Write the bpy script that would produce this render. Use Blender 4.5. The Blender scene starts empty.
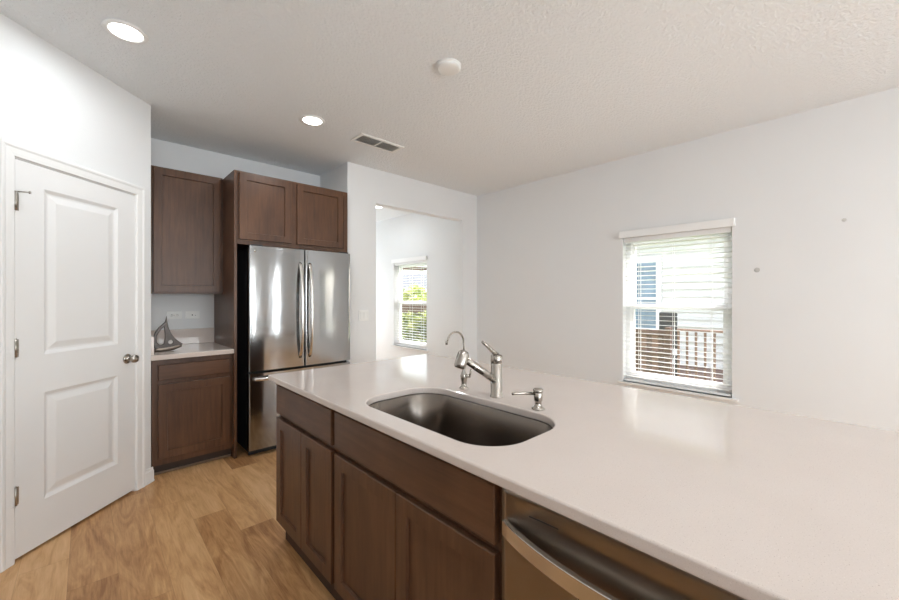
import bpy, bmesh, math, random
from mathutils import Vector, Matrix
random.seed(7)
S = bpy.context.scene
C = S.collection
PI = math.pi

# ------------------------------------------------------------------ camera, world, sun, exposure
cam_d = bpy.data.cameras.new('camera'); cam = bpy.data.objects.new('camera', cam_d); C.objects.link(cam)
cam.location = (0, 0, 1.345); cam.rotation_euler = (PI/2, 0, -math.radians(43.3))
cam_d.sensor_width = 36; cam_d.lens = 384/899*36; cam_d.shift_y = -2.94/899; cam_d.clip_start = .02; cam_d.clip_end = 300
S.camera = cam
vs = S.view_settings
vs.view_transform = 'Standard'; vs.look = 'None'; vs.gamma = 1; vs.use_curve_mapping = False; vs.exposure = 0.48
S.cycles.max_bounces = 12; S.cycles.diffuse_bounces = 6; S.cycles.transparent_max_bounces = 24
S.cycles.caustics_reflective = False; S.cycles.caustics_refractive = False; S.cycles.sample_clamp_indirect = 6

W = bpy.data.worlds.new('World'); S.world = W; W.use_nodes = True
wn = W.node_tree; bg = wn.nodes['Background']
sky = wn.nodes.new('ShaderNodeTexSky'); sky.sky_type = 'NISHITA'; sky.sun_disc = False
sky.sun_elevation = math.radians(48); sky.sun_rotation = math.radians(115); sky.air_density = 1.2; sky.dust_density = 2
hsv = wn.nodes.new('ShaderNodeHueSaturation'); hsv.inputs['Saturation'].default_value = .45
wn.links.new(sky.outputs[0], hsv.inputs['Color']); wn.links.new(hsv.outputs[0], bg.inputs[0]); bg.inputs[1].default_value = 0.52

def lamp(name, kind, loc, energy, color=(1,1,1), aim=None, parent=None, **kw):
    d = bpy.data.lights.new(name, kind); d.energy = energy; d.color = color
    for k, v in kw.items(): setattr(d, k, v)
    o = bpy.data.objects.new(name, d); C.objects.link(o); o.location = loc
    if aim is not None: o.rotation_euler = Vector(aim).to_track_quat('-Z', 'Y').to_euler()
    if parent: o.parent = parent
    return o
lamp('sun', 'SUN', (12, -8, 15), 9.0, (1, .98, .95), aim=(-.5, .36, -.79), angle=.01)
DAY = (.855, .935, 1)
# added area lamps, standing in for daylight from unseen windows, to fill the room
lamp('added_fill_patio', 'AREA', (1.5, -3.80, 1.08), 80, DAY, aim=(0, 1, .55), shape='RECTANGLE', size=2.0, size_y=2.0)
lamp('added_streak_lamp', 'AREA', (3.28, -3.80, 1.3), 8, DAY, aim=(0, 1, 0), shape='RECTANGLE', size=.22, size_y=1.5)  # added lamp that makes the bright streak on the refrigerator door
lamp('added_fill_rear', 'AREA', (-.65, -3.80, 1.5), 45, DAY, aim=(0, 1, .55), shape='RECTANGLE', size=1.1, size_y=1.2)
lamp('added_fill_side', 'AREA', (4.12, -.8, 1.21), 1.2, DAY, aim=(-1, 0, 0), shape='RECTANGLE', size=.9, size_y=1.4)
lamp('added_fill_nook', 'AREA', (3.0, 7.72, 1.2), 45, DAY, aim=(0, -1, 0), shape='RECTANGLE', size=1.3, size_y=1.7)
LED = 4.2

# ------------------------------------------------------------------ materials
class NT:
    def __init__(s, name):
        s.m = bpy.data.materials.new(name); s.m.use_nodes = True; s.t = s.m.node_tree; s.n = s.t.nodes
        s.b = s.n['Principled BSDF']; s.out = s.n['Material Output']
    def add(s, typ, **kw):
        n = s.n.new(typ)
        for k, v in kw.items():
            if k.startswith('i_'):
                key = k[2:]; n.inputs[int(key) if key.isdigit() else key.replace('_', ' ')].default_value = v
            else: setattr(n, k, v)
        return n
    def link(s, a, b): s.t.links.new(a, b)
    def set(s, **kw):
        for k, v in kw.items(): s.b.inputs[k.replace('_', ' ')].default_value = v
        return s
    def math(s, op, a, b=None, c=None):
        n = s.add('ShaderNodeMath', operation=op)
        for i, v in enumerate((a, b, c)):
            if v is None: continue
            if isinstance(v, (int, float)): n.inputs[i].default_value = v
            else: s.link(v, n.inputs[i])
        return n.outputs[0]
    def coord(s, scale=(1,1,1), which='Object'):
        t = s.add('ShaderNodeTexCoord'); m = s.add('ShaderNodeMapping'); m.inputs['Scale'].default_value = scale
        s.link(t.outputs[which], m.inputs[0]); return m.outputs[0]
    def noise(s, vec, scale, detail=4, rough=.5):
        n = s.add('ShaderNodeTexNoise'); s.link(vec, n.inputs['Vector'])
        n.inputs['Scale'].default_value = scale; n.inputs['Detail'].default_value = detail; n.inputs['Roughness'].default_value = rough
        return n.outputs['Fac']
    def ramp(s, fac, stops):
        r = s.add('ShaderNodeValToRGB'); s.link(fac, r.inputs[0]); e = r.color_ramp.elements
        while len(e) < len(stops): e.new(.5)
        for q, (p, c) in zip(e, stops): q.position = p; q.color = (*c, 1) if len(c) == 3 else c
        return r.outputs[0]
    def bump(s, h, strength, dist):
        n = s.add('ShaderNodeBump'); n.inputs['Strength'].default_value = strength; n.inputs['Distance'].default_value = dist
        s.link(h, n.inputs['Height']); s.link(n.outputs[0], s.b.inputs['Normal'])

def lin(r, g, b):
    f = lambda c: (c/255/12.92) if c/255 <= .04045 else ((c/255+.055)/1.055)**2.4
    return (f(r), f(g), f(b))
M = {}
def simple(key, col, rough=.5, metal=0, spec=.5, bump=None, var=.04):
    n = NT(key); n.set(Base_Color=(*col, 1), Roughness=rough, Metallic=metal, Specular_IOR_Level=spec)
    v = n.coord(); f = n.noise(v, 3.0, 3)
    n.link(n.ramp(f, [(.3, tuple(c*(1-var) for c in col)), (.7, tuple(min(1, c*(1+var)) for c in col))]), n.b.inputs['Base Color'])
    if bump: n.bump(n.noise(n.coord(), bump[0], 3), bump[1], bump[2])
    M[key] = n.m; return n
simple('wall_paint', (.775, .78, .78), .55, spec=.3, bump=(170, .12, .004), var=.006)
n = NT('ceiling_texture'); n.set(Roughness=.85, Specular_IOR_Level=.2, Base_Color=(.85, .875, .89, 1))
f1 = n.noise(n.coord(), 64, 3, .55)
n.bump(n.ramp(f1, [(.40, (0,0,0)), (.62, (1,1,1))]), 0.7, .0045); M['ceiling_texture'] = n.m
simple('white_trim', (.84, .84, .83), .32, var=.01)
simple('door_white', (.82, .82, .815), .35, var=.006)
simple('plastic_white', (.84, .84, .82), .35, var=.01)
simple('vinyl_white', (.86, .86, .86), .35, var=.01)
simple('marble_sill', (.78, .77, .75), .25, var=.06)
simple('blind_white', (.86, .86, .85), .45, var=.01)
simple('slot_dark', (.05, .05, .05), .6)
simple('vent_dark', (.12, .12, .12), .8)
simple('appliance_black', (.018, .018, .02), .4)
simple('rubber_black', (.012, .012, .012), .6)
simple('toe_brown', lin(58, 43, 33), .6)
simple('shoe_wood', lin(120, 96, 76), .4)

def wood(key, dark, mid, light, grain=(16, 16, 1.2), rough=.36):
    n = NT(key); n.set(Roughness=rough, Specular_IOR_Level=.4)
    oi = n.add('ShaderNodeObjectInfo'); tc = n.add('ShaderNodeTexCoord')
    off = n.add('ShaderNodeVectorMath', operation='MULTIPLY_ADD')
    n.link(oi.outputs['Random'], off.inputs[0]); off.inputs[1].default_value = (7, 3, 9); n.link(tc.outputs['Object'], off.inputs[2])
    mp = n.add('ShaderNodeMapping'); mp.inputs['Scale'].default_value = grain; n.link(off.outputs[0], mp.inputs[0])
    f = n.noise(mp.outputs[0], 3.0, 8, .62)
    mp2 = n.add('ShaderNodeMapping'); mp2.inputs['Scale'].default_value = (3, 3, 1.6); n.link(off.outputs[0], mp2.inputs[0])
    g = n.noise(mp2.outputs[0], 1.6, 3, .5)
    mix = n.math('ADD', n.math('MULTIPLY', f, .5), n.math('MULTIPLY', g, .5))
    n.link(n.ramp(mix, [(.33, dark), (.5, mid), (.68, light)]), n.b.inputs['Base Color'])
    n.bump(f, .05, .002); M[key] = n.m
wood('cabinet_wood', lin(68, 45, 31), lin(87, 59, 41), lin(106, 73, 51))
wood('cabinet_wood_flat', lin(68, 45, 31), lin(87, 59, 41), lin(106, 73, 51), grain=(1.2, 16, 16))

# vinyl plank floor: planks run along y, 178 mm wide, 1.22 m long, stepped 0.31 m per row
n = NT('plank_floor'); n.set(Roughness=.38, Specular_IOR_Level=.4)
tc = n.add('ShaderNodeTexCoord'); sp = n.add('ShaderNodeSeparateXYZ'); n.link(tc.outputs['Object'], sp.inputs[0])
u = n.math('DIVIDE', n.math('SUBTRACT', sp.outputs[0], .287), .178); col = n.math('FLOOR', u); fu = n.math('SUBTRACT', u, col)
vv = n.math('DIVIDE', n.math('ADD', sp.outputs[1], n.math('SUBTRACT', n.math('MULTIPLY', col, .313), 3.063)), 1.22)
row = n.math('FLOOR', vv); fv = n.math('SUBTRACT', vv, row)
cx = n.add('ShaderNodeCombineXYZ'); n.link(col, cx.inputs[0]); n.link(row, cx.inputs[1]); cx.inputs[2].default_value = 4.7
wnz = n.add('ShaderNodeTexWhiteNoise', noise_dimensions='3D'); n.link(cx.outputs[0], wnz.inputs['Vector'])
off = n.add('ShaderNodeVectorMath', operation='MULTIPLY_ADD'); n.link(wnz.outputs['Color'], off.inputs[0]); off.inputs[1].default_value = (13, 17, 5)
n.link(tc.outputs['Object'], off.inputs[2])
mp = n.add('ShaderNodeMapping'); mp.inputs['Scale'].default_value = (7, 1.1, 1); n.link(off.outputs[0], mp.inputs[0])
nz = n.add('ShaderNodeTexNoise'); n.link(mp.outputs[0], nz.inputs['Vector']); nz.inputs['Scale'].default_value = 2.2; nz.inputs['Detail'].default_value = 7
nz.inputs['Roughness'].default_value = .6; nz.inputs['Distortion'].default_value = 1.6
mp3 = n.add('ShaderNodeMapping'); mp3.inputs['Scale'].default_value = (60, 3, 1); n.link(off.outputs[0], mp3.inputs[0])
fine = n.noise(mp3.outputs[0], 2.5, 4, .6)
tone = n.math('ADD', n.math('ADD', n.math('MULTIPLY', nz.outputs['Fac'], .62), n.math('MULTIPLY', fine, .22)), n.math('MULTIPLY', wnz.outputs['Value'], .26))
colr = n.ramp(tone, [(.34, lin(146, 101, 63)), (.47, lin(182, 136, 90)), (.60, lin(205, 161, 113)), (.78, lin(224, 185, 138))])
e1 = n.math('LESS_THAN', n.math('MINIMUM', fu, n.math('SUBTRACT', 1, fu)), .006)
e2 = n.math('LESS_THAN', n.math('MINIMUM', fv, n.math('SUBTRACT', 1, fv)), .0012)
edge = n.math('MAXIMUM', e1, e2)
mx = n.add('ShaderNodeMix', data_type='RGBA', blend_type='MULTIPLY'); n.link(n.math('MULTIPLY', edge, .28), mx.inputs['Factor'])
n.link(colr, mx.inputs['A']); mx.inputs['B'].default_value = (.35, .28, .22, 1); n.link(mx.outputs['Result'], n.b.inputs['Base Color'])
n.bump(fine, .06, .002); M['plank_floor'] = n.m

n = NT('quartz'); n.set(Roughness=.08, Specular_IOR_Level=.5)
f = n.noise(n.coord(), 420, 2); g = n.noise(n.coord(), 5, 4)
sp1 = n.ramp(f, [(.26, lin(162, 147, 137)), (.34, lin(206, 194, 186)), (.66, lin(208, 196, 188)), (.76, lin(224, 216, 209))])
mx = n.add('ShaderNodeMix', data_type='RGBA', blend_type='MULTIPLY'); mx.inputs['Factor'].default_value = .5
n.link(sp1, mx.inputs['A']); n.link(n.ramp(g, [(.35, (.95, .94, .93)), (.65, (1, 1, 1))]), mx.inputs['B'])
n.link(mx.outputs['Result'], n.b.inputs['Base Color']); M['quartz'] = n.m

def steel(key, col, rough, aniso=0., scale=(2, 2, 260), bump=.0):
    n = NT(key); n.set(Metallic=1., Anisotropic=aniso, Anisotropic_Rotation=.25)
    f = n.noise(n.coord(scale), 3, 3)
    n.link(n.ramp(f, [(.3, tuple(c*.95 for c in col)), (.7, tuple(min(1, c*1.05) for c in col))]), n.b.inputs['Base Color'])
    n.link(n.math('ADD', n.math('MULTIPLY', f, .06), rough-.03), n.b.inputs['Roughness'])
    if aniso:
        t = n.add('ShaderNodeTangent', direction_type='RADIAL', axis='Z'); n.link(t.outputs[0], n.b.inputs['Tangent'])
    if bump: n.bump(n.noise(n.coord((2.2, 2.2, .7)), 2.2, 2), bump, .02)
    M[key] = n.m
steel('fridge_steel', (.33, .33, .33), .10, aniso=.7, bump=.08)
steel('dishwasher_steel', (.30, .25, .205), .3, aniso=.5, scale=(4, 4, 4))
steel('handle_steel', (.70, .68, .66), .22, scale=(4, 4, 4))
steel('brushed_nickel', (.42, .385, .345), .27, scale=(4, 4, 4))
steel('sink_steel', (.22, .19, .165), .25, scale=(2, 2, 2))
steel('satin_nickel', (.44, .41, .37), .28, scale=(4, 4, 4))
steel('pewter', (.085, .075, .07), .42, scale=(30, 30, 30))
steel('hull_bronze', (.26, .22, .185), .4, scale=(30, 30, 30))

n = NT('glass'); g = n.add('ShaderNodeBsdfGlossy'); g.inputs['Roughness'].default_value = .02
t = n.add('ShaderNodeBsdfTransparent'); fr = n.add('ShaderNodeFresnel', i_IOR=1.45); mxs = n.add('ShaderNodeMixShader')
ge = n.add('ShaderNodeNewGeometry'); n.link(n.math('MULTIPLY', fr.outputs[0], n.math('SUBTRACT', 1, ge.outputs['Backfacing'])), mxs.inputs[0]); n.link(t.outputs[0], mxs.inputs[1]); n.link(g.outputs[0], mxs.inputs[2]); n.link(mxs.outputs[0], n.out.inputs[0])
M['glass'] = n.m
n = NT('led_lens'); n.set(Emission_Color=(1, .97, .93, 1), Emission_Strength=9., Base_Color=(.9, .9, .9, 1)); M['led_lens'] = n.m
# outdoors
n = NT('lap_siding'); n.set(Roughness=.6); M['lap_siding'] = n.m
f = n.noise(n.coord((1, 1, 20)), 2, 3); n.link(n.ramp(f, [(.3, (.64, .63, .615)), (.7, (.68, .67, .655))]), n.b.inputs['Base Color'])
simple('outdoor_white', (.86, .86, .85), .5)
simple('deck_brown', lin(118, 92, 80), .7, var=.2)
simple('deck_brown_dark', lin(92, 72, 62), .7, var=.2)
simple('house_glass', lin(92, 118, 138), .08, spec=.8, var=.2)
simple('roof_shingle', lin(104, 106, 112), .9, var=.12)
simple('tan_stucco', lin(196, 178, 150), .8, var=.06)
simple('bark', lin(92, 74, 58), .9, var=.25)
simple('grill_black', (.03, .03, .03), .5)
def leafy(key, a, b):
    n = NT(key); n.set(Roughness=.6, Specular_IOR_Level=.2)
    f = n.noise(n.coord(), 2.5, 4); n.link(n.ramp(f, [(.35, a), (.65, b)]), n.b.inputs['Base Color']); M[key] = n.m
leafy('leaf_yellow', lin(150, 170, 80), lin(215, 215, 140))
leafy('leaf_green', lin(105, 135, 75), lin(165, 185, 115))
leafy('hedge_leaf', lin(70, 92, 50), lin(150, 152, 70))
leafy('lawn', lin(96, 120, 66), lin(140, 150, 92))

# ------------------------------------------------------------------ mesh helpers
class MB:
    def __init__(s): s.bm = bmesh.new()
    def _mark(s): return len(s.bm.verts)
    def box(s, x0, x1, y0, y1, z0, z1, bevel=0., seg=2):
        t = bmesh.new(); bmesh.ops.create_cube(t, size=1)
        for v in t.verts: v.co = Vector((x0+(v.co.x+.5)*(x1-x0), y0+(v.co.y+.5)*(y1-y0), z0+(v.co.z+.5)*(z1-z0)))
        if bevel: bmesh.ops.bevel(t, geom=t.edges[:], offset=bevel, segments=seg, profile=.5, affect='EDGES')
        return s._in(t)
    def _in(s, t, mat=None):
        me = bpy.data.meshes.new('tmp'); t.to_mesh(me); t.free()
        if mat is not None: me.transform(mat)
        s.bm.from_mesh(me); bpy.data.meshes.remove(me); return s
    def lathe(s, prof, n=32, origin=(0,0,0), axis=(0,0,1), smooth=True):
        """prof: list of (radius, height)"""
        t = bmesh.new(); rings = []
        for r, h in prof:
            if r < 1e-6: rings.append([t.verts.new((0, 0, h))])
            else: rings.append([t.verts.new((r*math.cos(2*PI*k/n), r*math.sin(2*PI*k/n), h)) for k in range(n)])
        for a, b in zip(rings, rings[1:]):
            for k in range(n):
                k2 = (k+1) % n
                if len(a) == 1 and len(b) == 1: continue
                if len(a) == 1: f = t.faces.new((a[0], b[k2], b[k]))
                elif len(b) == 1: f = t.faces.new((a[k], a[k2], b[0]))
                else: f = t.faces.new((a[k], a[k2], b[k2], b[k]))
                f.smooth = smooth
        if len(rings[0]) > 1: t.faces.new(rings[0][::-1])
        if len(rings[-1]) > 1: t.faces.new(rings[-1])
        q = Vector((0, 0, 1)).rotation_difference(Vector(axis).normalized()).to_matrix().to_4x4()
        return s._in(t, Matrix.Translation(origin) @ q)
    def tube(s, pts, rad, n=14, prof=None, up=None):
        """round tube (or profile prof=[(a,b)...]) along pts; rad number or list"""
        pts = [Vector(p) for p in pts]; t = bmesh.new(); rings = []; L = len(pts)
        rads = rad if isinstance(rad, (list, tuple)) else [rad]*L
        prev = None
        for i, p in enumerate(pts):
            d = (pts[min(i+1, L-1)]-pts[max(i-1, 0)]).normalized()
            if up is not None: a = Vector(up)
            else: a = prev if prev is not None else (Vector((0, 0, 1)) if abs(d.z) < .9 else Vector((1, 0, 0)))
            a = (a-d*a.dot(d)).normalized(); b = d.cross(a); prev = a
            shape = [(math.cos(2*PI*k/n), math.sin(2*PI*k/n)) for k in range(n)] if prof is None else prof
            rr = rads[i]
            rings.append([t.verts.new(p+a*(ca*rr)+b*(cb*rr)) for ca, cb in shape])
        m = len(rings[0])
        for A, B in zip(rings, rings[1:]):
            for k in range(m):
                f = t.faces.new((A[k], A[(k+1) % m], B[(k+1) % m], B[k])); f.smooth = prof is None
        t.faces.new(rings[0][::-1]); t.faces.new(rings[-1])
        return s._in(t)
    def quad(s, *pts):
        vs_ = [s.bm.verts.new(p) for p in pts]; return s.bm.faces.new(vs_)
    def rings(s, w, h, levels, x0=0, z0=0, cap=True, back=True):
        """rectangular rings in the xz plane facing -y: levels = (inset, y)"""
        R = []
        for ins, y in levels:
            R.append([s.bm.verts.new((x0+a, y, z0+b)) for a, b in ((ins, ins), (w-ins, ins), (w-ins, h-ins), (ins, h-ins))])
        for A, B in zip(R, R[1:]):
            for k in range(4): s.bm.faces.new((A[k], A[(k+1) % 4], B[(k+1) % 4], B[k]))
        if cap: s.bm.faces.new(R[-1])
        if back: s.bm.faces.new(R[0][::-1])
        return s
    def prism(s, poly, z0, z1, bevel=0., smooth=False):
        t = bmesh.new(); a = [t.verts.new((x, y, z0)) for x, y in poly]; b = [t.verts.new((x, y, z1)) for x, y in poly]
        m = len(poly)
        for k in range(m):
            f = t.faces.new((a[k], a[(k+1) % m], b[(k+1) % m], b[k])); f.smooth = smooth
        f0 = t.faces.new(a[::-1]); f1 = t.faces.new(b)
        if bevel:
            bmesh.ops.bevel(t, geom=list(set(f0.edges[:]+f1.edges[:])), offset=bevel, segments=2, profile=.5, affect='EDGES')
        return s._in(t)
    def build(s, name, mat, parent=None, loc=None, rot=None):
        bmesh.ops.recalc_face_normals(s.bm, faces=s.bm.faces)
        me = bpy.data.meshes.new(name); s.bm.to_mesh(me); s.bm.free()
        o = bpy.data.objects.new(name, me); C.objects.link(o)
        me.materials.append(M[mat] if isinstance(mat, str) else mat)
        if parent: o.parent = parent
        if loc: o.location = loc
        if rot: o.rotation_euler = rot
        return o
def tag(o, label, cat, group=None, kind=None):
    if label: o['label'] = label
    if cat: o['category'] = cat
    if group: o['group'] = group
    if kind: o['kind'] = kind
    return o
def thing(name, label, cat, loc=(0,0,0), rz=0., group=None):
    o = bpy.data.objects.new(name, None); C.objects.link(o); o.location = loc; o.rotation_euler = (0, 0, rz)
    o.empty_display_size = .1
    return tag(o, label, cat, group)
def struct(o, label=None, cat=None): return tag(o, label, cat, None, 'structure')
def box(name, mat, parent, *dims, bevel=0.): return MB().box(*dims, bevel=bevel).build(name, mat, parent)

# ------------------------------------------------------------------ room shell
ZC = 2.74
XL, XR, YB, YR, YN = -1.08, 3.92, 4.244, -3.6, 7.6
struct(MB().box(XL-.14, XR+.14, YR-.14, YN+.14, -.12, 0).build('floor', 'plank_floor'), 'light oak vinyl plank floor of the kitchen', 'floor')
struct(MB().box(XL-.14, XR+.14, YR-.14, YN+.14, ZC, ZC+.12).build('ceiling', 'ceiling_texture'), 'white textured ceiling over the whole kitchen', 'ceiling')
# window wall (right) with three openings
def wall_with_openings(name, label, ops, a0, a1, along, c0, c1):
    m = MB(); ops = sorted(ops); cur = a0
    def bx(p, q, z0, z1):
        if q-p < 1e-4 or z1-z0 < 1e-4: return
        if along == 'y': m.box(c0, c1, p, q, z0, z1)
        else: m.box(p, q, c0, c1, z0, z1)
    for p, q, z0, z1 in ops:
        bx(cur, p, 0, ZC); bx(p, q, 0, z0); bx(p, q, z1, ZC); cur = q
    bx(cur, a1, 0, ZC)
    bmesh.ops.remove_doubles(m.bm, verts=m.bm.verts, dist=1e-4)
    return struct(m.build(name, 'wall_paint'), label, 'wall')
WZ0, WZ1 = .50, 1.935
KW = (.717, 1.617); NW = (4.69, 5.59); SW = (-1.25, -.35)
wall_with_openings('wall_right', 'long pale grey painted wall with the blinded windows', [(KW[0], KW[1], WZ0, WZ1), (NW[0], NW[1], WZ0, WZ1), (SW[0], SW[1], WZ0, WZ1)], YR-.14, YN+.14, 'y', XR, XR+.14)
wall_with_openings('wall_rear', 'white wall with the added patio door behind the viewer', [(-1.0, .2, .9, 2.1), (.45, 2.55, 0, 2.08), (3.14, 3.42, .5, 2.1)], XL-.14, XR, 'x', YR-.14, YR)
wall_with_openings('wall_left', 'plain white wall behind the opposite counter', [], YR, YB+.12, 'y', XL-.14, XL)
wall_with_openings('wall_back', 'white wall behind refrigerator and side counter', [], XL, 1.951, 'x', YB, YB+.12)
m = MB().box(1.951, 2.071, 3.604, YB+.12, 0, ZC).box(2.071, 2.293, 3.604, 3.724, 0, ZC).box(2.293, 3.634, 3.604, 3.724, 2.372, ZC).box(3.634, XR, 3.604, 3.724, 0, ZC)
struct(m.build('wall_front', 'wall_paint'), 'white partition wall with the wide opening to the next room', 'wall')
wall_with_openings('wall_nook', 'far end wall of the adjoining room', [(2.3, 3.6, .4, 2.1)], 2.071, XR, 'x', YN, YN+.14)
struct(MB().box(1.951, 2.071, YB+.12, YN+.14, 0, ZC).build('wall_nook_side', 'wall_paint'), 'side wall of the adjoining room', 'wall')
# pantry: diagonal wall with a door, and its short return
PO = (-.268, 2.924, 0); PR = PI/4
m = MB().box(-1.148, -.012, 0, .11, 0, ZC).box(.724, .853, 0, .11, 0, ZC).box(-.012, .724, 0, .11, 2.058, ZC)
struct(m.build('wall_pantry', 'wall_paint', loc=PO, rot=(0, 0, PR)), 'white diagonal pantry wall around the panelled door', 'wall')
struct(MB().prism([(.335, 3.527), (.335, YB), (.20, YB), (.20, 3.55), (.257, 3.605)], 0, ZC).build('wall_pantry_side', 'wall_paint'), 'short white return wall beside the side counter', 'wall')
# casing
m = MB(); cs = []
for d, y in ((0, 0), (0, -.007), (.004, -.0105), (.018, -.012), (.042, -.013), (.050, -.0165), (.058, -.0175), (.064, -.0165), (.067, -.010), (.067, 0)):
    cs.append([m.bm.verts.new(p) for p in ((-.007-d, y, 0), (-.007-d, y, 2.054+d), (.721+d, y, 2.054+d), (.721+d, y, 0))])
for A, B in zip(cs, cs[1:]):
    for k in range(3): m.bm.faces.new((A[k], A[k+1], B[k+1], B[k]))
for k in (0, 3): m.bm.faces.new([q[k] for q in cs])
t1 = struct(m.build('trim_1', 'white_trim', loc=PO, rot=(0, 0, PR)), 'white moulded casing framing the pantry door', 'casing')
m = MB().box(-.012, -.0005, 0, .11, 0, 2.058).box(.7165, .724, 0, .11, 0, 2.058).box(-.012, .724, 0, .11, 2.0495, 2.058)
m.box(-.0005, .02, .04, .052, 0, 2.05).box(.70, .7165, .04, .052, 0, 2.05).box(-.0005, .7165, .04, .052, 2.03, 2.05)
m.build('jamb', 'white_trim', t1)
# baseboards
def base_profile(m, x0, x1):
    m.box(x0, x1, -.014, 0, 0, .085, bevel=.002); m.box(x0, x1, -.009, 0, .08, .105, bevel=.003); m.box(x0, x1, -.02, 0, 0, .018, bevel=.006)
m = MB(); base_profile(m, .790, .866)
struct(m.build('baseboard_pantry', 'white_trim', loc=PO, rot=(0, 0, PR)), 'short white baseboard between casing and wall corner', 'baseboard')
m = MB(); base_profile(m, -1.13, -.075)
struct(m.build('baseboard_left', 'white_trim', loc=PO, rot=(0, 0, PR)), 'white baseboard on the near side of the pantry door', 'baseboard')
m = MB(); base_profile(m, 0, 3.60-YR)
struct(m.build('baseboard_right', 'white_trim', loc=(XR, 3.604, 0), rot=(0, 0, -PI/2)), 'white baseboard below the kitchen window', 'baseboard')
m = MB(); base_profile(m, 1.951, 2.293); base_profile(m, 3.634, XR-.02)
struct(m.build('baseboard_front', 'white_trim', loc=(0, 3.604, 0)), 'white baseboard on the partition wall', 'baseboard')
m = MB(); base_profile(m, 0, YN-3.724)
struct(m.build('baseboard_nook', 'white_trim', loc=(XR, YN, 0), rot=(0, 0, -PI/2)), 'white baseboard in the adjoining room', 'baseboard')

# pantry door
door = struct(thing('door_1', None, None, PO, PR), 'white two-panel pantry door with nickel knob', 'door')
DW_, DH = .7155, 2.047; D0 = .0005; DZ = .016
m = MB(); xs = [D0, .136, .584, DW_]; zs = [DZ, .25, .83, 1.035, 1.93, DH]
for i in range(3):
    for j in range(5):
        if i == 1 and j in (1, 3): continue
        m.quad((xs[i], 0, zs[j]), (xs[i+1], 0, zs[j]), (xs[i+1], 0, zs[j+1]), (xs[i], 0, zs[j+1]))
for z0, z1 in ((.25, .83), (1.035, 1.93)):
    m.rings(xs[2]-xs[1], z1-z0, [(0, 0), (.006, .003), (.018, .0095), (.028, .0105), (.036, .009), (.062, .003), (.068, .0025)], xs[1], z0, cap=True, back=False)
bmesh.ops.remove_doubles(m.bm, verts=m.bm.verts, dist=1e-5)
m.rings(DW_-D0, DH-DZ, [(0, .036), (0, 0)], D0, DZ, cap=False, back=True)
m.build('leaf', 'door_white', door)
for k, z in enumerate((1.785, 1.04, .29)):
    m = MB().lathe([(0, 0), (.0065, 0), (.0065, .09), (0, .09)], 14, (-.003, -.0075, z)).lathe([(0, 0), (.005, .0), (.0035, .006), (0, .008)], 14, (-.003, -.0075, z+.09))
    m.box(.0035, .016, -.0015, .0005, z, z+.09).box(-.03, -.0095, -.0135, -.0125, z, z+.0)
    hg = m.build('hinge', 'satin_nickel', door)
    if k == 0:
        m = MB().box(-.008, .012, -.011, -.004, z+.093, z+.097).tube([(.005, -.008, z+.096), (.022, -.026, z+.098), (.032, -.036, z+.098)], .0035, 10).lathe([(0, 0), (.007, 0), (.007, .008), (0, .008)], 14, (.032, -.036, z+.098), (.5, -.6, 0))
        m.build('door_stop', 'satin_nickel', hg)
kx, kz = .654, .928
kn = MB().lathe([(0, 0), (.033, 0), (.033, .004), (.026, .010), (.013, .012), (.012, .030), (.020, .036), (.0265, .046), (.0275, .054), (.024, .063), (.013, .068), (0, .069)], 32, (kx, 0, kz), (0, -1, 0))
kn.build('knob', 'satin_nickel', door)
box('latch_plate', 'satin_nickel', door, .7158, .7166, .006, .03, kz-.03, kz+.03)

# windows with glass, sill and horizontal blinds
def window(idx, Y, z0, z1, label):
    y0, y1 = Y; fx0, fx1 = XR+.082, XR+.14; fw = .048; zm0, zm1 = 1.222, 1.278
    m = MB().box(fx0, fx1, y0, y0+fw, z0, z1, bevel=.003).box(fx0, fx1, y1-fw, y1, z0, z1, bevel=.003).box(fx0, fx1, y0+fw, y1-fw, z0, z0+fw+.02, bevel=.003).box(fx0, fx1, y0+fw, y1-fw, z1-fw, z1, bevel=.003)
    fr = struct(m.build('window_%d' % idx, 'vinyl_white'), label, 'window')
    a0, a1 = y0+fw+.001, y1-fw-.001; b = .03
    for nm, p0, p1, x0, x1 in (('lower_sash', z0+fw+.02, zm1, fx0+.004, fx0+.028), ('upper_sash', zm0, z1-fw, fx0+.03, fx0+.054)):
        m = MB().box(x0, x1, a0, a0+b, p0, p1).box(x0, x1, a1-b, a1, p0, p1).box(x0, x1, a0+b, a1-b, p0, p0+(.055 if nm == 'upper_sash' else b)).box(x0, x1, a0+b, a1-b, p1-(.05 if nm == 'lower_sash' else b), p1)
        sa = m.build(nm, 'vinyl_white', fr)
        box('glass_pane', 'glass', sa, (x0+x1)/2-.002, (x0+x1)/2+.002, a0+b-.004, a1-b+.004, p0+b-.004, p1-b+.004)
    box('sill', 'marble_sill', fr, XR-.03, fx0, y0-.045, y1+.045, z0-.022, z0, bevel=.003)
    return fr
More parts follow.
